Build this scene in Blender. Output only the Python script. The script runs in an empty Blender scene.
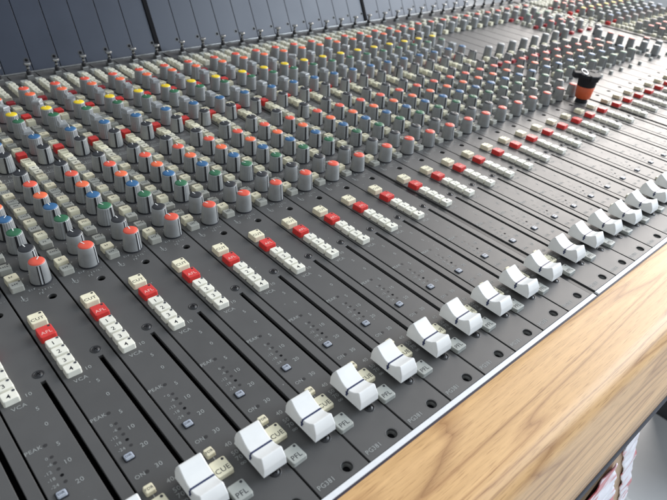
import bpy, bmesh, math, random
from mathutils import Vector, Matrix
random.seed(11)
S = 0.035                      # one channel pitch in metres; all builder coordinates are in pitches
PI = math.pi
sc = bpy.context.scene
COL = sc.collection

# ------------------------------------------------------------------ camera
cam = bpy.data.cameras.new('camera'); camo = bpy.data.objects.new('camera', cam); COL.objects.link(camo)
RX = Vector((0.74401695, -0.66356697, 0.0782154))
DN = Vector((-0.33072215, -0.46745206, -0.81982403))
FW = Vector((0.5805701, 0.58409541, -0.56724855))
CP = Vector((-4.30936, -3.63643, 7.87516))
m = Matrix((RX, -DN, -FW)).transposed().to_4x4(); m.translation = CP * S
camo.matrix_world = m
cam.sensor_width = 36; cam.lens = 592.699 / 667 * 36
cam.clip_start = 0.01; cam.clip_end = 60
cam.dof.use_dof = True; cam.dof.focus_distance = 0.46
cam.dof.aperture_fstop = (cam.lens * 0.001) / 0.0021
sc.camera = camo

# ------------------------------------------------------------------ world and lamps
w = bpy.data.worlds.new('World'); sc.world = w; w.use_nodes = True
bg = w.node_tree.nodes['Background']; bg.inputs['Color'].default_value = (0.86, 0.93, 1.0, 1); bg.inputs['Strength'].default_value = 0.50
def area(name, loc, target, sx, sy, power, color):
    l = bpy.data.lights.new(name, 'AREA'); l.shape = 'RECTANGLE'; l.size = sx; l.size_y = sy; l.energy = power; l.color = color
    o = bpy.data.objects.new(name, l); COL.objects.link(o); o.location = loc
    d = Vector(target) - Vector(loc); o.rotation_euler = d.to_track_quat('-Z', 'Y').to_euler(); return o
area('window_light_far', (4.1, 0.74, 1.35), (0.6, 0.3, 0), 3.0, 2.6, 190, (1.0, 0.93, 0.87))
area('window_light_side', (2.6, -0.9, 1.40), (0.45, 0.3, 0), 2.2, 1.3, 92, (0.76, 0.87, 1.0))
sc.view_settings.view_transform = 'Standard'; sc.view_settings.look = 'None'; sc.view_settings.exposure = 0.15; sc.view_settings.gamma = 1

# ------------------------------------------------------------------ materials
MATS = {}
def mat(name, col, rough=0.5, metal=0.0, spec=0.5, coat=0.0, noise=0.0, nscale=300, bump=0.0, bscale=900, var=0.0, dust=0.0):
    M = bpy.data.materials.new(name); M.use_nodes = True; nt = M.node_tree; b = nt.nodes['Principled BSDF']
    b.inputs['Roughness'].default_value = rough; b.inputs['Metallic'].default_value = metal
    b.inputs['Specular IOR Level'].default_value = spec; b.inputs['Coat Weight'].default_value = coat
    c = (*col, 1); b.inputs['Base Color'].default_value = c
    tc = nt.nodes.new('ShaderNodeTexCoord'); src = None
    def N(t, **k):
        n = nt.nodes.new(t)
        for a, v in k.items(): setattr(n, a, v)
        return n
    geo = N('ShaderNodeNewGeometry')
    if noise or var or dust:
        no = N('ShaderNodeTexNoise'); no.inputs['Scale'].default_value = nscale; no.inputs['Detail'].default_value = 5
        nt.links.new(geo.outputs['Position'], no.inputs['Vector'])
        mr = N('ShaderNodeMapRange'); mr.inputs[1].default_value = .3; mr.inputs[2].default_value = .7
        mr.inputs[3].default_value = 1 - noise; mr.inputs[4].default_value = 1 + noise
        nt.links.new(no.outputs['Fac'], mr.inputs[0])
        val = mr.outputs[0]
        if var:
            oi = N('ShaderNodeObjectInfo'); m2 = N('ShaderNodeMapRange'); m2.inputs[3].default_value = 1 - var; m2.inputs[4].default_value = 1 + var
            nt.links.new(oi.outputs['Random'], m2.inputs[0]); mu = N('ShaderNodeMath', operation='MULTIPLY')
            nt.links.new(val, mu.inputs[0]); nt.links.new(m2.outputs[0], mu.inputs[1]); val = mu.outputs[0]
        vm = N('ShaderNodeVectorMath', operation='SCALE'); vm.inputs[0].default_value = col
        nt.links.new(val, vm.inputs['Scale']); out = vm.outputs[0]
        r2 = N('ShaderNodeMapRange'); r2.inputs[1].default_value = .3; r2.inputs[2].default_value = .7
        r2.inputs[3].default_value = max(0, rough - .02); r2.inputs[4].default_value = min(1, rough + .02)
        nt.links.new(no.outputs['Fac'], r2.inputs[0]); nt.links.new(r2.outputs[0], b.inputs['Roughness'])
        if dust:
            vo = N('ShaderNodeTexVoronoi'); vo.inputs['Scale'].default_value = 140; vo.inputs['Randomness'].default_value = 1
            nt.links.new(geo.outputs['Position'], vo.inputs['Vector'])
            n3 = N('ShaderNodeTexNoise'); n3.inputs['Scale'].default_value = 23; nt.links.new(geo.outputs['Position'], n3.inputs['Vector'])
            lt = N('ShaderNodeMath', operation='LESS_THAN'); lt.inputs[1].default_value = .055
            nt.links.new(vo.outputs['Distance'], lt.inputs[0])
            gt = N('ShaderNodeMath', operation='GREATER_THAN'); gt.inputs[1].default_value = .56; nt.links.new(n3.outputs['Fac'], gt.inputs[0])
            ml = N('ShaderNodeMath', operation='MULTIPLY'); nt.links.new(lt.outputs[0], ml.inputs[0]); nt.links.new(gt.outputs[0], ml.inputs[1])
            m3 = N('ShaderNodeMath', operation='MULTIPLY'); m3.inputs[1].default_value = dust; nt.links.new(ml.outputs[0], m3.inputs[0])
            mx = N('ShaderNodeMix', data_type='RGBA'); nt.links.new(m3.outputs[0], mx.inputs['Factor'])
            nt.links.new(out, mx.inputs[6]); mx.inputs[7].default_value = (.45, .45, .43, 1); out = mx.outputs[2]
        nt.links.new(out, b.inputs['Base Color'])
    if bump:
        nb = N('ShaderNodeTexNoise'); nb.inputs['Scale'].default_value = bscale; nb.inputs['Detail'].default_value = 3
        nt.links.new(geo.outputs['Position'], nb.inputs['Vector'])
        bp = N('ShaderNodeBump'); bp.inputs['Strength'].default_value = bump; bp.inputs['Distance'].default_value = .0002
        nt.links.new(nb.outputs['Fac'], bp.inputs['Height']); nt.links.new(bp.outputs[0], b.inputs['Normal'])
    MATS[name] = M; return M
mat('panel_paint', (.076, .074, .072), .44, spec=.55, noise=.05, nscale=60, bump=.12, bscale=2600, var=.06, dust=.5)
mat('panel_print', (.28, .29, .28), .6)
mat('black_void', (.006, .006, .007), .8, spec=.1)
mat('black_metal', (.02, .02, .022), .4)
mat('black_plastic', (.018, .019, .023), .6, spec=.25)
mat('led_dark', (.03, .028, .028), .35)
mat('bare_metal', (.45, .45, .44), .3, metal=.9, noise=.1)
mat('edge_metal', (.22, .22, .21), .45, metal=.6)
mat('chrome', (.62, .62, .62), .16, metal=1)
mat('knob_grey', (.26, .265, .26), .38, spec=.5, noise=.06, nscale=200, var=.05)
mat('knob_line', (.012, .012, .014), .4)
mat('tick_white', (.75, .75, .72), .5)
mat('cap_red', (.70, .095, .055), .42, var=.06, noise=.05)
mat('cap_orange', (.80, .15, .06), .42, var=.06, noise=.05)
mat('cap_yellow', (.78, .56, .02), .42, var=.05, noise=.05)
mat('cap_green', (.025, .13, .06), .42, var=.08, noise=.05)
mat('cap_blue', (.03, .115, .25), .42, var=.08, noise=.05)
mat('cap_black', (.02, .021, .025), .42)
mat('rib_highlight', (.50, .51, .51), .4)
mat('cap_grey', (.29, .30, .30), .40)
mat('button_cream', (.78, .725, .53), .42, var=.05, noise=.06, nscale=150)
mat('button_white', (.77, .75, .65), .42, var=.05, noise=.06, nscale=150)
mat('button_grey', (.36, .355, .31), .45, var=.05, noise=.06, nscale=150)
mat('button_stone', (.36, .37, .34), .45, var=.05, noise=.06, nscale=150)
mat('button_ivory', (.62, .60, .49), .42, var=.08, noise=.08, nscale=150)
mat('button_red', (.62, .04, .035), .40, var=.08, noise=.06)
mat('button_darkred', (.40, .035, .04), .42, var=.08)
mat('button_ink', (.025, .025, .03), .5)
mat('button_pale_ink', (.80, .45, .40), .5)
mat('window_tint', (.36, .39, .45), .3)
mat('fader_white', (.79, .79, .77), .36, noise=.03, nscale=120, bump=.1, bscale=1500)
mat('fader_line', (.02, .03, .09), .4)
mat('bridge_paint', (.024, .030, .046), .38, spec=.38, noise=.06, nscale=25, bump=.15, bscale=2200)
mat('trim_white', (.74, .75, .76), .45, noise=.03)
mat('gap_dark', (.022, .014, .03), .6)
mat('edge_band', (.02, .022, .034), .6, spec=.2)
mat('orange_plastic', (.62, .115, .04), .4, noise=.05)
mat('cardboard', (.48, .34, .22), .8, noise=.08, nscale=40)
mat('case_black', (.03, .032, .038), .6)

# wood: oak-like boards with long cathedral grain running along the console
def wood():
    M = bpy.data.materials.new('wood'); M.use_nodes = True; nt = M.node_tree; b = nt.nodes['Principled BSDF']; L = nt.links.new
    def N(t, **k):
        n = nt.nodes.new(t)
        for a, v in k.items(): setattr(n, a, v)
        return n
    geo = N('ShaderNodeTexCoord')
    mp = N('ShaderNodeMapping'); mp.inputs['Scale'].default_value = (.85, 15, 13); mp.inputs['Rotation'].default_value = (0, 0, math.radians(-2.0)); L(geo.outputs['Object'], mp.inputs['Vector'])
    n1 = N('ShaderNodeTexNoise'); n1.inputs['Scale'].default_value = 1.5; n1.inputs['Detail'].default_value = 2.5; n1.inputs['Distortion'].default_value = .35; L(mp.outputs[0], n1.inputs['Vector'])
    mm = N('ShaderNodeMath', operation='MULTIPLY'); mm.inputs[1].default_value = 13; L(n1.outputs['Fac'], mm.inputs[0])
    fr = N('ShaderNodeMath', operation='FRACT'); L(mm.outputs[0], fr.inputs[0])
    cr = N('ShaderNodeValToRGB'); e = cr.color_ramp.elements
    e[0].position = 0; e[0].color = (.38, .20, .08, 1); e[1].position = 1; e[1].color = (.45, .25, .105, 1)
    x = e.new(.07); x.color = (.51, .295, .128, 1)
    x = e.new(.30); x.color = (.69, .435, .202, 1)
    x = e.new(.86); x.color = (.64, .395, .178, 1)
    L(fr.outputs[0], cr.inputs[0])
    # broad tone
    mp4 = N('ShaderNodeMapping'); mp4.inputs['Scale'].default_value = (2.2, 24, 20); L(geo.outputs['Object'], mp4.inputs['Vector'])
    n4 = N('ShaderNodeTexNoise'); n4.inputs['Scale'].default_value = 1.7; n4.inputs['Detail'].default_value = 4; L(mp4.outputs[0], n4.inputs['Vector'])
    # fine pores
    mp2 = N('ShaderNodeMapping'); mp2.inputs['Scale'].default_value = (45, 950, 800); mp2.inputs['Rotation'].default_value = (0, 0, math.radians(-1.5)); L(geo.outputs['Object'], mp2.inputs['Vector'])
    n2 = N('ShaderNodeTexNoise'); n2.inputs['Scale'].default_value = 1.6; n2.inputs['Detail'].default_value = 4; L(mp2.outputs[0], n2.inputs['Vector'])
    c2 = N('ShaderNodeValToRGB'); q = c2.color_ramp.elements; q[0].position = .30; q[0].color = (.56, .47, .38, 1); q[1].position = .46; q[1].color = (1, 1, 1, 1); L(n2.outputs['Fac'], c2.inputs[0])
    mp3 = N('ShaderNodeMapping'); mp3.inputs['Scale'].default_value = (11, 260, 230); L(geo.outputs['Object'], mp3.inputs['Vector'])
    n3 = N('ShaderNodeTexNoise'); n3.inputs['Scale'].default_value = 1.3; n3.inputs['Detail'].default_value = 3; L(mp3.outputs[0], n3.inputs['Vector'])
    c3 = N('ShaderNodeValToRGB'); q = c3.color_ramp.elements; q[0].position = .34; q[0].color = (.80, .76, .70, 1); q[1].position = .60; q[1].color = (1.05, 1.04, 1.02, 1); L(n3.outputs['Fac'], c3.inputs[0])
    c4 = N('ShaderNodeValToRGB'); q = c4.color_ramp.elements; q[0].position = .36; q[0].color = (.80, .74, .66, 1); q[1].position = .62; q[1].color = (1.08, 1.06, 1.03, 1); L(n4.outputs['Fac'], c4.inputs[0])
    def mul(a, c, f=1):
        mx = N('ShaderNodeMix', data_type='RGBA', blend_type='MULTIPLY'); mx.inputs['Factor'].default_value = f
        L(a, mx.inputs[6]); L(c, mx.inputs[7]); return mx.outputs[2]
    o = mul(mul(mul(cr.outputs[0], c2.outputs[0], .75), c3.outputs[0], .55), c4.outputs[0], .5)
    L(o, b.inputs['Base Color'])
    b.inputs['Roughness'].default_value = .46; b.inputs['Specular IOR Level'].default_value = .4
    b.inputs['Coat Weight'].default_value = .12; b.inputs['Coat Roughness'].default_value = .35
    bp = N('ShaderNodeBump'); bp.inputs['Strength'].default_value = .35; bp.inputs['Distance'].default_value = .0003
    L(n2.outputs['Fac'], bp.inputs['Height']); L(bp.outputs[0], b.inputs['Normal'])
    MATS['wood'] = M
wood()

def tile_floor():
    M = bpy.data.materials.new('floor_tile'); M.use_nodes = True; nt = M.node_tree; b = nt.nodes['Principled BSDF']; L = nt.links.new
    g = nt.nodes.new('ShaderNodeNewGeometry'); mp = nt.nodes.new('ShaderNodeMapping'); L(g.outputs['Position'], mp.inputs['Vector'])
    mp.inputs['Rotation'].default_value = (0, 0, math.radians(4)); mp.inputs['Location'].default_value = (.10, .14, 0)
    br = nt.nodes.new('ShaderNodeTexBrick'); br.offset = 0; br.inputs['Scale'].default_value = 1
    br.inputs['Brick Width'].default_value = .45; br.inputs['Row Height'].default_value = .45; br.inputs['Mortar Size'].default_value = .0035
    br.inputs['Color1'].default_value = (.76, .765, .77, 1); br.inputs['Color2'].default_value = (.74, .745, .75, 1); br.inputs['Mortar'].default_value = (.9, .9, .9, 1)
    L(mp.outputs[0], br.inputs['Vector'])
    no = nt.nodes.new('ShaderNodeTexNoise'); no.inputs['Scale'].default_value = 7; no.inputs['Detail'].default_value = 6; L(g.outputs['Position'], no.inputs['Vector'])
    mr = nt.nodes.new('ShaderNodeMapRange'); mr.inputs[3].default_value = .82; mr.inputs[4].default_value = 1.18; L(no.outputs['Fac'], mr.inputs[0])
    vm = nt.nodes.new('ShaderNodeVectorMath'); vm.operation = 'SCALE'; L(br.outputs['Color'], vm.inputs[0]); L(mr.outputs[0], vm.inputs['Scale'])
    L(vm.outputs[0], b.inputs['Base Color']); b.inputs['Roughness'].default_value = .55
    MATS['floor_tile'] = M
tile_floor()

def bag_mat():
    M = bpy.data.materials.new('printed_plastic'); M.use_nodes = True; nt = M.node_tree; b = nt.nodes['Principled BSDF']; L = nt.links.new
    g = nt.nodes.new('ShaderNodeTexCoord'); mp = nt.nodes.new('ShaderNodeMapping'); mp.inputs['Scale'].default_value = (1, 1, .6); L(g.outputs['Object'], mp.inputs[0])
    no = nt.nodes.new('ShaderNodeTexNoise'); no.inputs['Scale'].default_value = 42; no.inputs['Detail'].default_value = 1; no.inputs['Distortion'].default_value = .6; L(mp.outputs[0], no.inputs['Vector'])
    cr = nt.nodes.new('ShaderNodeValToRGB'); e = cr.color_ramp.elements; e[0].position = .53; e[0].color = (.84, .82, .88, 1); e[1].position = .62; e[1].color = (.60, .12, .13, 1)
    L(no.outputs['Fac'], cr.inputs[0]); L(cr.outputs[0], b.inputs['Base Color']); b.inputs['Roughness'].default_value = .25
    MATS['printed_plastic'] = M
bag_mat()

# ------------------------------------------------------------------ mesh builder
class MB:
    def __init__(s): s.v = []; s.f = []; s.mi = []; s.mats = []; s.sm = []
    def mid(s, name):
        if name not in s.mats: s.mats.append(name)
        return s.mats.index(name)
    def add(s, verts, faces, mt, smooth=False, off=(0, 0, 0), rz=0):
        n = len(s.v); c, q = math.cos(rz), math.sin(rz)
        for x, y, z in verts: s.v.append((c * x - q * y + off[0], q * x + c * y + off[1], z + off[2]))
        k = s.mid(mt)
        for f in faces: s.f.append([i + n for i in f]); s.mi.append(k); s.sm.append(smooth)
    def loft(s, rings, mt, smooth=False, cap0=True, cap1=True, **k):
        n = len(rings[0]); v = [p for r in rings for p in r]; f = []
        for a in range(len(rings) - 1):
            for i in range(n):
                j = (i + 1) % n; f.append([a * n + i, a * n + j, (a + 1) * n + j, (a + 1) * n + i])
        s.add(v, f, mt, smooth, **k)
        if cap0: s.add(rings[0], [list(range(n))[::-1]], mt, False, **k)
        if cap1: s.add(rings[-1], [list(range(n))], mt, False, **k)
    def box(s, x0, x1, y0, y1, z0, z1, mt, b=0.0, **k):
        def r(d, z): return [(x0 + d, y0 + d, z), (x1 - d, y0 + d, z), (x1 - d, y1 - d, z), (x0 + d, y1 - d, z)]
        if b: s.loft([r(0, z0), r(0, z1 - b), r(b * .3, z1 - b * .3), r(b, z1)], mt, **k)
        else: s.loft([r(0, z0), r(0, z1)], mt, **k)
    def rbox(s, w, d, h, mt, b=.012, taper=.006, **k):
        b = min(b, .014)      # rounded-corner key cap
        def r(i, z):
            rr = min(.026, .13 * w); p = []
            for cx, cy, a0 in ((1, -1, -90), (1, 1, 0), (-1, 1, 90), (-1, -1, 180)):
                for t in (0, 45, 90):
                    a = math.radians(a0 + t); p.append((cx * (w / 2 - i - rr) + rr * math.cos(a), cy * (d / 2 - i - rr) + rr * math.sin(a), z))
            return p
        s.loft([r(0, .0), r(taper, h - b), r(taper + b * .3, h - b * .3), r(taper + b, h)], mt, **k)
    def lathe(s, prof, mt, n=20, smooth=True, cap0=False, cap1=True, flute=None, **k):
        rings = []
        for i, (r, z) in enumerate(prof):
            ring = []
            for a in range(n):
                rr = r * (1 - (flute if (flute and a % 2) else 0)); t = 2 * PI * a / n
                ring.append((rr * math.cos(t), rr * math.sin(t), z))
            rings.append(ring)
        s.loft(rings, mt, smooth, cap0, cap1, **k)
    def disc(s, x, y, r, z, mt, n=14):
        s.add([(x + r * math.cos(2 * PI * a / n), y + r * math.sin(2 * PI * a / n), z) for a in range(n)], [list(range(n))], mt)
    def quad(s, x0, x1, y0, y1, z, mt): s.add([(x0, y0, z), (x1, y0, z), (x1, y1, z), (x0, y1, z)], [[0, 1, 2, 3]], mt)
    def mesh(s, name):
        me = bpy.data.meshes.new(name); me.from_pydata([(x * S, y * S, z * S) for x, y, z in s.v], [], s.f)
        for q in s.mats: me.materials.append(MATS[q])
        me.polygons.foreach_set('material_index', s.mi); me.polygons.foreach_set('use_smooth', s.sm); me.update(); return me
    def text(s, txt, x, y, z, size, mt, align='C', rz=0):
        vs, fs, wd = glyphs(txt); k = size
        ox = {'C': -wd / 2, 'L': 0, 'R': -wd}[align]
        s.add([((a + ox) * k, (b - .35) * k, 0) for a, b in vs], fs, mt, off=(x, y, z), rz=rz)
GC = {}
def glyphs(t):
    if t in GC: return GC[t]
    cu = bpy.data.curves.new('t', 'FONT'); cu.body = t; cu.size = 1.0; cu.resolution_u = 2; cu.space_character = 1.05; cu.offset = .006
    o = bpy.data.objects.new('t', cu); COL.objects.link(o); dg = bpy.context.evaluated_depsgraph_get(); dg.update()
    me = bpy.data.meshes.new_from_object(o.evaluated_get(dg))
    vs = [(v.co.x, v.co.y) for v in me.vertices]; fs = [list(p.vertices) for p in me.polygons]
    xs = [a for a, b in vs] or [0]; GC[t] = ([(a - min(xs), b) for a, b in vs], fs, max(xs) - min(xs))
    bpy.data.objects.remove(o); bpy.data.meshes.remove(me); bpy.data.curves.remove(cu); return GC[t]

def link(name, me, parent=None, loc=(0, 0, 0), rz=0, label=None):
    o = bpy.data.objects.new(name, me); COL.objects.link(o)
    o.location = (loc[0] * S, loc[1] * S, loc[2] * S); o.rotation_euler = (0, 0, rz)
    if parent: o.parent = parent
    if label: o['label'] = label
    return o
def thing(o, label, cat, kind=None, group=None):
    o['label'] = label; o['category'] = cat
    if kind: o['kind'] = kind
    if group: o['group'] = group
    return o

# ------------------------------------------------------------------ panel plate with real holes (2D curve fill -> mesh)
def plate(x0, x1, y0, y1, circles, rects, zt=0.0, depth=.08):
    cu = bpy.data.curves.new('p', 'CURVE'); cu.dimensions = '2D'; cu.fill_mode = 'BOTH'; cu.extrude = depth / 2 - .006; cu.bevel_depth = .006; cu.bevel_resolution = 0
    def poly(pts):
        sp = cu.splines.new('POLY'); sp.points.add(len(pts) - 1); sp.use_cyclic_u = True
        for i, (a, b) in enumerate(pts): sp.points[i].co = (a, b, 0, 1)
    d = .006
    poly([(x0 + d, y0 + d), (x1 - d, y0 + d), (x1 - d, y1 - d), (x0 + d, y1 - d)])
    for cx, cy, r in circles: poly([(cx + r * math.cos(-2 * PI * a / 20), cy + r * math.sin(-2 * PI * a / 20)) for a in range(20)])
    for a, b, c, e in rects: poly([(a, c), (a, e), (b, e), (b, c)])
    o = bpy.data.objects.new('p', cu); COL.objects.link(o); dg = bpy.context.evaluated_depsgraph_get(); dg.update()
    me = bpy.data.meshes.new_from_object(o.evaluated_get(dg))
    vs = [(v.co.x, v.co.y, v.co.z + zt - depth / 2) for v in me.vertices]; fs = [list(p.vertices) for p in me.polygons]
    bpy.data.objects.remove(o); bpy.data.meshes.remove(me); bpy.data.curves.remove(cu)
    return vs, fs

XL, XR = .018, .982          # strip edges inside its pitch (local 0..1)
SLOT = .755; KX = .725; BX = .245
Y0, Y1 = -.18, 19.45
KNOBS = [  # y, cap, style
    (7.16, 'red', 'big'), (7.76, 'black', 'plain'), (8.47, 'green', 'line'), (9.10, 'blue', 'line'), (9.72, 'orange', 'line'), (10.38, 'red', 'line'),
    (11.07, 'black', 'line'), (12.25, 'black', 'line'), (12.90, 'blue', 'tall'), (13.48, 'grey', 'wing'), (14.14, 'green', 'tall'), (14.73, 'yellow', 'tall'),
    (15.50, 'grey', 'wing'), (16.08, 'orange', 'tall'), (16.65, 'red', 'tall')]
BUTS = [ # y, kind
    (7.13, 'grey'), (7.40, 'cream'), (7.83, 'grey'), (8.29, 'grey'), (8.59, 'cream'), (8.93, 'grey'), (9.22, 'cream'), (9.56, 'grey'), (9.85, 'cream'),
    (10.13, 'grey'), (10.39, 'grey'), (10.66, 'cream'), (10.92, 'grey'), (11.20, 'cream'), (11.48, 'white'), (11.76, 'white'), (12.04, 'cream'), (12.36, 'cream'), (12.70, 'red'),
    (13.06, 'cream'), (13.52, 'grey'), (13.80, 'cream'), (14.10, 'grey'), (14.40, 'grey'), (14.86, 'cream'), (15.24, 'red'), (15.72, 'grey'), (16.00, 'cream'), (16.28, 'grey'), (16.66, 'darkred'),
    (17.02, 'white'), (17.29, 'white'), (17.56, 'white'), (17.83, 'white'), (18.10, 'white'), (18.42, 'stone')]
BUTS_R = [(17.36, 'white'), (17.63, 'white'), (17.90, 'white'), (18.17, 'white'), (18.50, 'stone')]

def legend_small(mb, x, y, w, rnd, z=.003, h=.055):      # fine silk-screen that is too small to read
    k = x - w / 2
    while k < x + w / 2:
        a = rnd.uniform(.018, .04)
        mb.quad(k, k + a * .35, y - h / 2, y + h / 2, z, 'panel_print')
        if rnd.random() < .6: mb.quad(k, k + a, y + h / 2 - .012, y + h / 2, z + .0004, 'panel_print')
        if rnd.random() < .5: mb.quad(k, k + a, y - h / 2, y - h / 2 + .012, z + .0004, 'panel_print')
        k += a + .022

def make_strip(kind):
    rnd = random.Random(5); mb = MB()
    circ = [(.67, -.01, .10), (.71, 6.53, .088)]
    rects = [(SLOT - .05, SLOT + .05, .72, 4.44)]
    vs, fs = plate(XL, XR, Y0, Y1, circ, rects); mb.add(vs, fs, 'panel_paint')
    # countersunk front hole, slot walls and floor
    mb.lathe([(.118, .0015), (.098, -.05), (.062, -.09), (.06, -.3)], 'edge_metal', 18, cap1=True, off=(.67, -.01, 0))
    mb.disc(.67, -.01, .061, -.092, 'black_void'); mb.lathe([(.10, -.02), (.10, -.3)], 'black_void', 16, off=(.71, 6.53, 0))
    a, b, c, e = SLOT - .055, SLOT + .055, .71, 4.45
    mb.add([(a, c, -.01), (b, c, -.01), (b, e, -.01), (a, e, -.01), (a, c, -.4), (b, c, -.4), (b, e, -.4), (a, e, -.4)],
           [[0, 1, 5, 4], [1, 2, 6, 5], [2, 3, 7, 6], [3, 0, 4, 7], [4, 5, 6, 7]], 'black_void')
    P = 'panel_print'; z = .003
    mb.text('PG381', .22, -.03, z, .115, P, 'C')
    # fader scale
    for t, y in (('10', 4.28), ('5', 3.90), ('0', 3.52), ('5', 3.05), ('10', 2.67), ('20', 2.25), ('30', 1.79), ('40', 1.45), ('50', 1.26), ('70', 1.145), ('∞', 1.03)):
        mb.text(t, .478, y, z, .115, P, 'C')
    mb.text('VCA', .265, 4.10, z, .115, P)
    mb.text('PEAK', .145, 3.14, z, .105, P)
    for i, t in enumerate(('0', '-6', '-12', '-18', '-24')):
        mb.text(t, .24 if i < 2 else .22, 2.88 - i * .13, z, .082, P, 'R' if i > 1 else 'C')
        mb.disc(.315, 2.87 - i * .13, .027, z, 'black_void' if i == 3 else 'led_dark')
    mb.disc(.315, 3.13, .032, z, 'led_dark')
    mb.text('ON', .17, 1.78, z, .10, P); mb.disc(.285, 1.78, .032, z, 'led_dark')
    mb.quad(.165, .18, 1.24, 1.40, z, P)
    # shadow gap line just right of the slot is a real shallow groove strip
    if kind != 'plain':
        for (y, cap, st) in KNOBS:
            big = st == 'big'
            for i in range(11):
                t = math.radians(-60 + i * 30) ; r0 = .265; r1 = .295
                if i % 2 == 0:
                    cx, cy = KX + .285 * math.cos(t), y - .03 + .285 * math.sin(t)
                    if cx < .96: mb.disc(cx, cy, .010, z, P, 6)
            legend_small(mb, KX - .02, y - .335, .16, rnd)
            mb.text(rnd.choice(['+', '-']), min(.93, KX + .2), y - .27, z, .08, P)
        for (y, k) in BUTS: 
            if k in ('cream', 'white', 'red'): legend_small(mb, .435, y, .11, rnd)
        legend_small(mb, .35, 11.62, .5, rnd, h=.07); legend_small(mb, .72, 11.70, .3, rnd, h=.09)
        mb.quad(.40, .93, 11.60, 11.615, z, P)
        legend_small(mb, .25, 6.72, .12, rnd); mb.quad(.22, .24, 6.66, 6.86, z, P); mb.quad(.22, .30, 6.66, 6.675, z, P)
        legend_small(mb, .46, 6.95, .10, rnd); legend_small(mb, .58, 6.74, .08, rnd)
    return mb.mesh('channel_strip_' + kind)
STRIP = {'full': make_strip('full'), 'plain': make_strip('plain')}

# ------------------------------------------------------------------ control meshes
def make_knob(cap, style):
    mb = MB(); n = 44
    r0, r1, h = {'big': (.205, .174, .475), 'plain': (.200, .170, .45), 'line': (.205, .172, .46), 'tall': (.190, .172, .50), 'wing': (.190, .172, .41)}[style]
    mb.lathe([(r0 + .012, .0), (r0 + .012, .022), (r0 - .01, .03)], 'black_plastic', 24)
    body = [(r0, .03), (r0 * .99, .06)] + [(r0 + (r1 - r0) * t, .06 + (h - .075) * t) for t in (.33, .66, 1.0)] + [(r1 - .012, h)]
    fl = .03 if style in ('line', 'tall', 'wing') else .012
    mb.lathe(body, 'knob_grey', n, smooth=style in ('big', 'plain'), flute=fl)
    cm = 'cap_' + cap
    if style == 'wing':     # collar with a raised finger bar
        mb.lathe([(r1 - .014, h), (r1 - .02, h + .012)], cm, 24)
        def r(wx, wy, z): return [(math.copysign(1, c) * (wx - .02) + .02 * c * 1.4, math.copysign(1, s_) * (wy - .02) + .02 * s_ * 1.4, z) for c, s_ in ((.7, -.7), (.7, .7), (-.7, .7), (-.7, -.7))]
        mb.loft([r(.125, .165, h), r(.115, .16, h + .07), r(.095, .14, h + .10)], cm)
        mb.quad(-.008, .008, .0, .12, h + .1015, 'tick_white')
    else:
        mb.lathe([(r1 - .016, h), (r1 - .020, h + .014), (r1 - .032, h + .022), (.06, h + .026)], cm, 24)
        mb.quad(-.010, .010, .03, r1 - .035, h + .0285, 'tick_white')
        mb.add([(-.011, r1 - .035, h + .0285), (.011, r1 - .035, h + .0285), (.011, r1 - .012, h + .006), (-.011, r1 - .012, h + .006)], [[0, 1, 2, 3]], 'tick_white')
    if style == 'line':     # dark pointer line down the side facing the operator
        q = []
        for r_, z in ((r0 + .004, .032), (r1 + .004, h - .006)):
            q.append([(-.024, -r_, z), (.024, -r_, z), (.024, -r_ + .03, z), (-.024, -r_ + .03, z)])
        mb.loft(q, 'knob_line')
    if style in ('tall', 'big', 'plain', 'wing'):   # pale raised strip, painted in as the highlight down the knob side
        q = []
        for r_, z in ((r0 + .002, .035), (r1 + .002, h - .01)):
            q.append([(-.012, -r_, z), (.012, -r_, z), (.012, -r_ + .03, z), (-.012, -r_ + .03, z)])
        mb.loft(q, 'rib_highlight', rz=math.radians(28 if style != 'tall' else 12))
    if style in ('big', 'plain'):
        for da, hw, mt, ex in ((28, .014, 'rib_highlight', .006), (38, .010, 'knob_line', .004), (20, .010, 'knob_line', .004)):
            q = []
            for r_, z in ((r0 + ex, .035), (r1 + ex, h - .01)):
                q.append([(-hw, -r_, z), (hw, -r_, z), (hw, -r_ + .03, z), (-hw, -r_ + .03, z)])
            mb.loft(q, mt, rz=math.radians(da))
    return mb.mesh('knob_%s_%s' % (cap, style))
KM = {}
def knob(cap, style):
    if (cap, style) not in KM: KM[(cap, style)] = make_knob(cap, style)
    return KM[(cap, style)]

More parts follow.
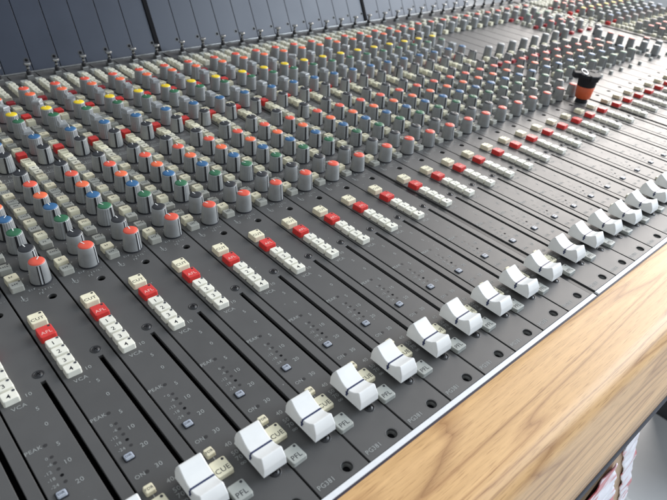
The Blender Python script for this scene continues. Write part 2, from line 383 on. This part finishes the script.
def ink(mb, w, z, rnd):      # tiny illegible engraving
    k = -w / 2
    while k < w / 2 - .02:
        a = rnd.uniform(.022, .036)
        mb.quad(k, k + .011, -.026, .026, z, 'button_ink')
        for yy in rnd.sample([-.026, -.004, .016], 2): mb.quad(k + .011, k + a, yy, yy + .010, z, 'button_ink')
        k += a + .014
BM = {}
def button(kind, var):
    key = (kind, var)
    if key in BM: return BM[key]
    mb = MB(); rnd = random.Random(hash(var) if not isinstance(var, str) else len(var) * 7 + ord(var[0]))
    if kind == 'num':
        mb.rbox(.265, .225, .12, 'button_white'); mb.text(var, -.02, -.025, .1215, .14, 'button_ink'); mb.disc(.088, .068, .030, .1218, 'cap_grey'); mb.disc(.088, .068, .021, .1224, 'button_ink')
    elif kind == 'cut':
        mb.rbox(.29, .31, .13, 'button_cream'); mb.text('CUT', -.005, -.045, .1315, .115, 'button_ink'); mb.disc(.09, .10, .026, .1318, 'button_ink')
    elif kind == 'afl':
        mb.rbox(.29, .32, .14, 'button_red'); mb.text('AFL', -.005, -.045, .1415, .115, 'button_pale_ink'); mb.disc(.09, .105, .026, .1418, 'button_ink')
    elif kind in ('cue', 'pfl'):
        c = 'button_cream' if kind == 'cue' else 'button_stone'
        mb.rbox(.285, .31, .085, c); mb.text(kind.upper(), -.005, -.055, .0865, .125, 'button_ink'); mb.disc(.085, .105, .024, .0868, 'button_ink')
    elif kind == 'fdr':
        mb.rbox(.155, .155, .075, 'button_cream'); mb.text('FDR', 0, -.005, .0765, .068, 'button_ink')
    elif kind == 'dir':
        mb.rbox(.175, .155, .018, 'black_plastic', b=.004); mb.rbox(.15, .13, .034, 'window_tint', off=(0, 0, 0)); mb.text('DIR', 0, .008, .0355, .058, 'button_ink')
        mb.quad(-.055, .055, -.05, -.038, .0352, 'cap_grey')
    elif kind == 'nub':
        mb.rbox(.17, .15, .13, 'button_stone', b=.03)
    else:
        c = 'button_' + ('ivory' if kind == 'white' else kind); h = {'cream': .17, 'white': .18, 'grey': .13, 'stone': .12, 'red': .19, 'darkred': .14}[kind]
        d = .225 if kind != 'red' else .26
        mb.rbox(.255 if kind != 'white' else .225, d if kind != 'white' else .205, h, c)
        if kind in ('cream', 'grey'): ink(mb, rnd.uniform(.09, .15), h + .0015, rnd)
        elif kind in ('white', 'stone'): mb.quad(-.035, .03, -.025, .012, h + .0015, 'button_ink')
        if kind == 'grey': mb.disc(.085, .07, .022, h + .0018, 'button_ink')
    BM[key] = mb.mesh('button_' + kind); return BM[key]

def make_fader():
    mb = MB()
    # side profile (y, z), widths follow z; concave finger saddle between two ridges
    prof_t = [(.47, .10), (.485, .24), (.46, .34), (.405, .42), (.39, .425), (.375, .43), (.30, .385), (.20, .33), (.10, .292), (.0, .28), (-.08, .288), (-.17, .325), (-.26, .385), (-.275, .39), (-.29, .383), (-.385, .24), (-.39, .225), (-.405, .11)]
    rings = []
    for (y, z) in prof_t:
        k = max(0, (z - .14) / .3); hw = .235 - .032 * k; hb = .235
        rings.append([(-hb, y, .09), (hb, y, .09), (hb - .01, y, max(.10, z * .5)), (hw, y, z - .012), (hw - .014, y, z), (-hw + .014, y, z), (-hw, y, z - .012), (-hb + .01, y, max(.10, z * .5))])
    rings = [[(x * .905, y * .87, z) for x, y, z in r_] for r_ in rings]
    def strip(i0, i1, sm):
        v = []; f = []
        for r in rings: v += [r[i0], r[i1]]
        for a in range(len(rings) - 1): f.append([2 * a, 2 * a + 2, 2 * a + 3, 2 * a + 1])
        mb.add(v, f, 'fader_white', sm)
    for i in range(8): strip(i, (i + 1) % 8, False if i in (0, 1, 6, 7) else True)
    mb.add(rings[0], [list(range(8))], 'fader_white'); mb.add(rings[-1], [list(range(8))[::-1]], 'fader_white')
    # marker line wrapped over the saddle and down the sides
    L = [(-.240, .15), (-.225, .225), (-.222, .270), (-.206, .2835), (.206, .2835), (.222, .270), (.225, .225), (.240, .15)]
    for i in range(len(L) - 1):
        (xa, za), (xb, zb) = L[i], L[i + 1]; t = .017; xa *= .905; xb *= .905
        mb.add([(xa, -t, za), (xb, -t, zb), (xb, t, zb), (xa, t, za)], [[0, 1, 2, 3]], 'fader_line')
    for sx in (-1, 1): mb.add([(sx * .2035, -.04, .225), (sx * .2035, .04, .225), (sx * .2185, 0, .145)], [[0, 1, 2]], 'fader_line')
    mb.box(-.035, .035, -.12, .12, -.2, .095, 'black_metal')
    me = mb.mesh('fader_cap'); return me
FADER = make_fader()

def make_screw():
    mb = MB(); mb.lathe([(.10, .002), (.098, .006), (.078, .007), (.07, -.012)], 'black_metal', 18, cap1=True)
    mb.lathe([(.068, .0), (.055, .016), (.02, .022)], 'black_metal', 16)
    for rz in (.5, .5 + PI / 2): 
        mb.add([(-.045, -.008, .0235), (.045, -.008, .0235), (.045, .008, .0235), (-.045, .008, .0235)], [[0, 1, 2, 3]], 'black_void', rz=rz)
    return mb.mesh('screw')
SCREW = make_screw()
def make_toggle():
    mb = MB()
    mb.box(-.11, .11, -.11, .11, 0, .12, 'edge_metal', b=.02)
    mb.lathe([(.085, .1), (.085, .24), (.05, .27), (.042, .28), (.042, .47)], 'black_metal', 12, smooth=False)
    mb.lathe([(.05, .46), (.12, .48), (.125, .53), (.10, .55)], 'bare_metal', 14, smooth=False, cap0=True)
    mb.lathe([(.06, .34), (.06, .39)], 'bare_metal', 12, smooth=False, cap0=True)
    return mb.mesh('toggle_switch')
TOGGLE = make_toggle()

# ------------------------------------------------------------------ the console
con = bpy.data.objects.new('mixing_console', None); COL.objects.link(con); con.location = (0, 0, 0)
thing(con, 'large grey analogue mixing console with rows of colour-capped knobs, white faders and a wooden armrest', 'mixing console')
G = .16
def xk(k):
    x = k - .64
    if k >= 8: x += G
    if k >= 20: x += G
    if k >= 33: x += .45
    return x
KMIN, KMAX = -6, 40
CAPN = {'red': 'red-capped', 'orange': 'orange-capped', 'blue': 'blue-capped', 'green': 'green-capped', 'yellow': 'yellow-capped', 'black': 'black-capped', 'grey': 'plain grey finger-bar'}
rnd = random.Random(3)
def add_knob(st, y, cap, style):
    base = {'big': math.radians(12), 'plain': math.radians(5), 'line': math.radians(-8), 'tall': math.radians(-4), 'wing': 0}[style]
    j = rnd.gauss(0, math.radians(5))
    if rnd.random() < .08: j += rnd.uniform(-1.0, 1.0)
    if style == 'big': j += rnd.gauss(0, math.radians(14))
    zz = .5 if style in ('line', 'tall', 'plain', 'big') else .5
    link('knob', knob(cap, style), st, (KX, y, 0), base + j, CAPN[cap] + ' grey knob')
def add_button(st, kind, x, y, var, label=None, name='button'):
    dz = -.03 * (rnd.random() < .12) if kind in ('cream', 'grey', 'white') else 0
    link(name, button(kind, var), st, (x + rnd.gauss(0, .004), y + rnd.gauss(0, .004), dz), rnd.gauss(0, .022), label)
BL = {'cream': 'cream push button', 'grey': 'grey push button', 'white': 'white push button', 'stone': 'stone grey push button', 'red': 'red push button', 'darkred': 'dark red push button'}
for k in range(KMIN, KMAX + 1):
    std = k < 20 or k >= 33
    st = link('channel_strip', STRIP['full' if std else 'plain'], con, (xk(k), 0, 0))
    # lower fader section, the same on every strip
    link('screw', SCREW, st, (SLOT, 4.62, 0), rnd.uniform(0, 3)); link('screw', SCREW, st, (SLOT, .60, 0), rnd.uniform(0, 3))
    fy = .93 + (rnd.uniform(-.03, .03) if k not in (9, 10) else .06)
    link('fader_cap', FADER, st, (SLOT - .02, fy + .015, 0), 0)
    add_button(st, 'cut', .215, 5.92, 'CUT', 'cream button marked CUT'); add_button(st, 'afl', .215, 5.47, 'AFL', 'red button marked AFL')
    for i, t in enumerate('1234'): add_button(st, 'num', .215, 5.12 - i * .262, t, 'white button marked ' + t)
    add_button(st, 'dir', .195, 2.17, 'DIR', 'small tinted button marked DIR'); add_button(st, 'fdr', .16, 1.47, 'FDR', 'small cream button marked FDR')
    add_button(st, 'cue', .15, 1.13, 'CUE', 'cream button marked CUE'); add_button(st, 'pfl', .14, .63, 'PFL', 'grey button marked PFL')
    if std:
        for (y, cap, style) in KNOBS: add_knob(st, y, cap, style)
        for i, (y, kd) in enumerate(BUTS): add_button(st, kd, BX + (.045 if y > 17 else 0) , y, i % 5, BL[kd])
        for i, (y, kd) in enumerate(BUTS_R): add_button(st, kd, .80, y, i, BL[kd])
    else:
        if k <= 27:
            for (y, cap, style) in [(8.47, 'green', 'line'), (9.10, 'blue', 'line'), (9.72, 'orange', 'line'), (10.38, 'red', 'line'), (11.10, 'black', 'line'), (12.22, 'grey', 'tall'), (16.05, 'grey', 'tall'), (16.65, 'red', 'tall')]:
                add_knob(st, y, cap, style)
            for i, (y, kd) in enumerate([(8.35, 'grey'), (8.9, 'cream'), (9.5, 'grey'), (10.1, 'cream'), (10.7, 'grey'), (11.1, 'darkred'), (11.6, 'grey'), (11.9, 'cream'), (16.0, 'cream'), (16.6, 'stone'), (17.1, 'white'), (17.5, 'white'), (18.0, 'stone')]): add_button(st, kd, BX, y, i % 5, BL[kd])
            add_button(st, 'stone', .8, 17.5, 0, BL['stone']); add_button(st, 'white', .8, 18.0, 0, BL['white'])
        elif k in (29, 30):
            for (y, cap, style) in ([(11.3, 'grey', 'tall'), (10.65, 'red', 'tall'), (10.05, 'red', 'tall'), (9.45, 'red', 'tall'), (8.75, 'grey', 'tall'), (8.1, 'grey', 'wing')] if k == 29 else [(9.1, 'red', 'tall'), (8.4, 'grey', 'tall'), (11.9, 'grey', 'wing')]):
                add_knob(st, y, cap, style)
            for y in (8.2, 8.7, 9.2, 9.7, 10.2, 10.7, 11.2): add_button(st, 'stone', BX, y, 0, BL['stone'])
        if k >= 28:
            for (y, cap, style) in ([(13.0, 'grey', 'tall'), (13.7, 'red', 'tall'), (14.4, 'grey', 'wing'), (15.2, 'green', 'tall'), (16.1, 'grey', 'tall'), (16.7, 'red', 'tall')] if k < 31 else []): add_knob(st, y, cap, style)
            for i, y in enumerate([12.6 + .42 * q for q in range(14)]): add_button(st, 'white' if i % 4 else 'darkred', BX, y, 0, BL['white' if i % 4 else 'darkred'])
            if k >= 31:
                for i, y in enumerate([12.8 + .42 * q for q in range(13)]): add_button(st, 'white', .75, y, 0, BL['white'])
        if k >= 22: add_button(st, 'nub', .25 if k < 28 else .5, 7.72, 0, 'small pale push button')
    link('toggle_switch', TOGGLE, st, (.64, 18.98, 0), rnd.uniform(-.3, .3))

XA, XB = xk(KMIN) - .3, xk(KMAX) + 1.05
mb = MB()
mb.box(XA + .01, XB - .01, -.37, 19.9, -3.2, -.42, 'black_void')
for a, b, ww in ((7, 8, .07), (19, 20, .07), (32, 33, .22)):
    mb.box(xk(a) + 1.0 + .02, xk(b) - .02, -.40, 19.6, -.5, -.03 if ww < .1 else .05, 'black_metal', b=.01)
link('chassis', mb.mesh('chassis'), con)
# white front trim, broken at each bay joint
segs = [(XA, xk(7) + 1.03), (xk(8) - .03, xk(19) + 1.03), (xk(20) - .03, xk(32) + 1.1), (xk(33) - .1, XB)]
for a, b in segs:
    mb = MB(); mb.box(a, b, -.285, -.19, -.4, .012, 'trim_white', b=.010); link('front_trim', mb.mesh('front_trim'), con)
mb = MB(); mb.box(XA, XB, -.325, -.286, -.5, -.012, 'gap_dark'); link('trim_gasket', mb.mesh('trim_gasket'), con)
# wooden armrest: flat top, big bullnose toward the operator
mb = MB(); prof = [(-.326, -2.85), (-.326, -.01), (-.336, .0)]
prof += [(-.33 - 1.17 * t, 0) for t in (.25, .5, .75, 1)]
for i in range(1, 15):          # shoulder radius turning into the steep front face
    t = math.radians(84 * i / 14); prof.append((-1.50 - .46 * math.sin(t), -.46 * (1 - math.cos(t))))
ys, zs = prof[-1]
for t in (.25, .5, .75, 1): prof.append((ys + (-2.215 - ys) * t, zs + (-2.85 - zs) * t))
xs = [XA - .2 + (XB + .4 - XA) * i / 24 for i in range(25)]
rings = [[(x, y, z) for y, z in prof] for x in xs]
mb.loft(rings, 'wood', True)
arm = link('armrest', mb.mesh('armrest'), con)
for p in arm.data.polygons:
    if abs(p.normal.x) > .9 or (p.center.y / S > -.35): p.use_smooth = False
mb = MB(); mb.box(XA - .2, XB + .2, -2.245, -.42, -3.18, -2.852, 'edge_band', b=.02); link('edge_band', mb.mesh('edge_band'), arm)
# side cheeks
for x in (XA - .2, XB):
    mb = MB(); mb.box(x, x + .2, -.405, 20.2, -3.2, .06, 'wood', b=.03); link('side_cheek', mb.mesh('side_cheek'), con)
for x in (XA + 4, XB - 5):
    mb = MB(); mb.box(x - .8, x + .8, 5, 17, -21.3, -3.2, 'black_metal', b=.1); link('leg', mb.mesh('leg'), con)

# meter bridge: reclined blank panels behind a thin bright rail
TL = math.radians(28); YB, ZB = 19.60, .0
bridge = bpy.data.objects.new('meter_bridge', None); COL.objects.link(bridge); bridge.parent = con
mb = MB(); mb.box(XA, XB - 12, 19.47, 19.56, -.3, .055, 'bare_metal', b=.01); link('rail', mb.mesh('rail'), bridge)
def recl(mb, x0, x1, h, t, mt, d0=0.0, h0=0.0, b=.02):
    tmp = MB(); tmp.box(x0, x1, h0, h, -t, 0, mt, b=b)   # local: y = up the slope, z = outward
    for i, (x, y, z) in enumerate(tmp.v):
        zz = z + d0; tmp.v[i] = (x, YB + y * math.sin(TL) - zz * math.cos(TL), ZB + y * math.cos(TL) + zz * math.sin(TL))
    n = len(mb.v); mb.v += tmp.v
    k = mb.mid(mt)
    for f in tmp.f: mb.f.append([i + n for i in f]); mb.mi.append(k); mb.sm.append(False)
BRIDGE_END = 29
for k in range(KMIN, BRIDGE_END):
    mb = MB(); x0 = xk(k) + .02; x1 = xk(k) + .98
    recl(mb, x0 - .004, x1 + .004, 7.5, .25, 'bridge_paint', b=.004)
    cx = x0 + 1.0 - .04
    def bp(x, y, z): return (x, YB + y * math.sin(TL) - z * math.cos(TL), ZB + y * math.cos(TL) + z * math.sin(TL))
    n = 14
    for r, z, mt in ((.10, .004, 'black_metal'), (.055, .008, 'black_void')):
        mb.add([bp(min(cx, x1 - .11) + r * math.cos(2 * PI * a / n), .42 + r * math.sin(2 * PI * a / n), z) for a in range(n)], [list(range(n))], mt)
    link('blank_panel', mb.mesh('blank_panel'), bridge)
mb = MB(); recl(mb, XA, xk(BRIDGE_END), 7.6, .8, 'black_void', d0=-.27)
link('bridge_frame', mb.mesh('bridge_frame'), bridge)
for a in (7, 19):
    mb = MB(); x0 = xk(a) + .985; recl(mb, x0, xk(a + 1) + .015, 7.5, .3, 'black_void', d0=.05, b=.01); link('bridge_joint', mb.mesh('bridge_joint'), bridge)

# ------------------------------------------------------------------ orange and black plug standing on the panel
plug = bpy.data.objects.new('audio_plug', None); COL.objects.link(plug); plug.location = (19.0 * S, 6.52 * S, .004 * S)
thing(plug, 'orange and black plastic plug with a winged top standing upright on the console', 'plug')
mb = MB(); mb.lathe([(.24, 0), (.24, .05), (.21, .12), (.21, .2)], 'black_plastic', 24, cap0=True); link('base', mb.mesh('base'), plug)
mb = MB(); mb.lathe([(.28, .17), (.30, .19), (.325, .42), (.345, .63), (.33, .65)], 'orange_plastic', 28, cap0=True); link('sleeve', mb.mesh('sleeve'), plug)
mb = MB(); mb.lathe([(.33, .64), (.345, .67), (.36, .88), (.43, 1.0), (.45, 1.10), (.42, 1.14)], 'black_plastic', 28)
for rz, l_, w_ in ((.15, .66, .13), (2.3, .62, .17), (-2.2, .52, .15), (1.2, .50, .12)):
    mb.box(.25, l_, -w_, w_, .96, 1.16, 'black_plastic', b=.04, rz=rz)
link('collar', mb.mesh('collar'), plug)
mb = MB()
rr = []
for i in range(20):
    a = 2 * PI * i / 20; rr.append([(-.28 + (.15 + .028 * math.cos(b)) * math.cos(a), .10 + (.15 + .028 * math.cos(b)) * math.sin(a) * .8, 1.22 + .028 * math.sin(b) + .06 * math.sin(a)) for b in [2 * PI * q / 8 for q in range(8)]])
rr.append(rr[0]); mb.loft(rr, 'chrome', True, False, False)
link('ring', mb.mesh('ring'), plug)

# ------------------------------------------------------------------ floor and the things under the armrest
mb = MB(); mb.add([(-200, -200, -21.3), (400, -200, -21.3), (400, 400, -21.3), (-200, 400, -21.3)], [[0, 1, 2, 3]], 'floor_tile')
fl = link('floor', mb.mesh('floor')); fl['kind'] = 'structure'; fl['label'] = 'pale grey tiled floor with light grout lines'

from mathutils import noise
E_ = (.579, -.815); N_ = (-.815, -.579); O_ = (8.0, -3.2)      # down-slope and across directions of the leaning carton (x, z)
def cp(w_, u_, y): return (O_[0] + u_ * E_[0] + w_ * N_[0], y, O_[1] + u_ * E_[1] + w_ * N_[1])
mb = MB(); mb.box(.15, 7.0, .05, 22.0, 0, 1.6, 'cardboard', b=.04)
mb.v = [cp(x, y, -2.15 + z) for x, y, z in mb.v]; mb.f = [q[::-1] for q in mb.f]
bx = link('cardboard_box', mb.mesh('cardboard_box')); thing(bx, 'plain flat cardboard carton leaning under the wooden armrest', 'box')
def sheet(w0, w1, u0, u1, nw, nu, amp, seed):
    mb = MB(); vf = []; vb = []; W = nw + 1
    for j in range(nu + 1):
        for i in range(nw + 1):
            a = i / nw; w_ = w0 + (w1 - w0) * a; u_ = u0 + (u1 - u0) * j / nu
            ed = noise.noise(Vector((u_ * .9, seed, 3))) * .07 + noise.noise(Vector((u_ * 3, seed, 5))) * .01
            d = abs(noise.noise(Vector((w_ * 1.1 + seed, u_ * .7, seed)))) * amp + abs(noise.noise(Vector((w_ * 3 + seed, u_ * 2.2, 2)))) * amp * .22 + noise.noise(Vector((w_ * 8, u_ * 6, seed))) * amp * .03
            ww = w_ + ed * (1 if a > .5 else .45)
            vf.append(cp(ww, u_, -2.19 - abs(d))); vb.append(cp(ww, u_, -2.16 - abs(d)))
    n = len(vf); f = []
    for j in range(nu):
        for i in range(nw):
            a = j * W + i; f.append([a, a + 1, a + W + 1, a + W]); f.append([n + a, n + a + W, n + a + W + 1, n + a + 1])
    for i in range(nw):
        f.append([i, n + i, n + i + 1, i + 1]); a = nu * W + i; f.append([a, a + 1, n + a + 1, n + a])
    for j in range(nu):
        a = j * W; f.append([a, a + W, n + a + W, n + a]); a = j * W + nw; f.append([a, n + a, n + a + W, a + W])
    mb.add(vf + vb, f, 'printed_plastic', True); return mb
o = link('plastic_bag', sheet(.95, 5.6, .05, 12, 44, 110, .13, 4.4).mesh('plastic_bag')); thing(o, 'wide crumpled white plastic bag with red print over the left of the cardboard carton', 'plastic bag')
o = link('plastic_bag', sheet(-.05, .55, .05, 11, 10, 110, .10, 7.7).mesh('plastic_strip')); thing(o, 'narrow white plastic bag with red print along the right edge of the cardboard carton', 'plastic bag')
mb = MB(); mb.box(0, 9, -9, 0, 0, 12, 'case_black', b=.25)
o = link('equipment_case', mb.mesh('equipment_case'), None, (30.4, .3, -21.29)); thing(o, 'black equipment case standing on the tiled floor beyond the armrest', 'case')

sc.render.engine = 'CYCLES'
sc.cycles.max_bounces = 6
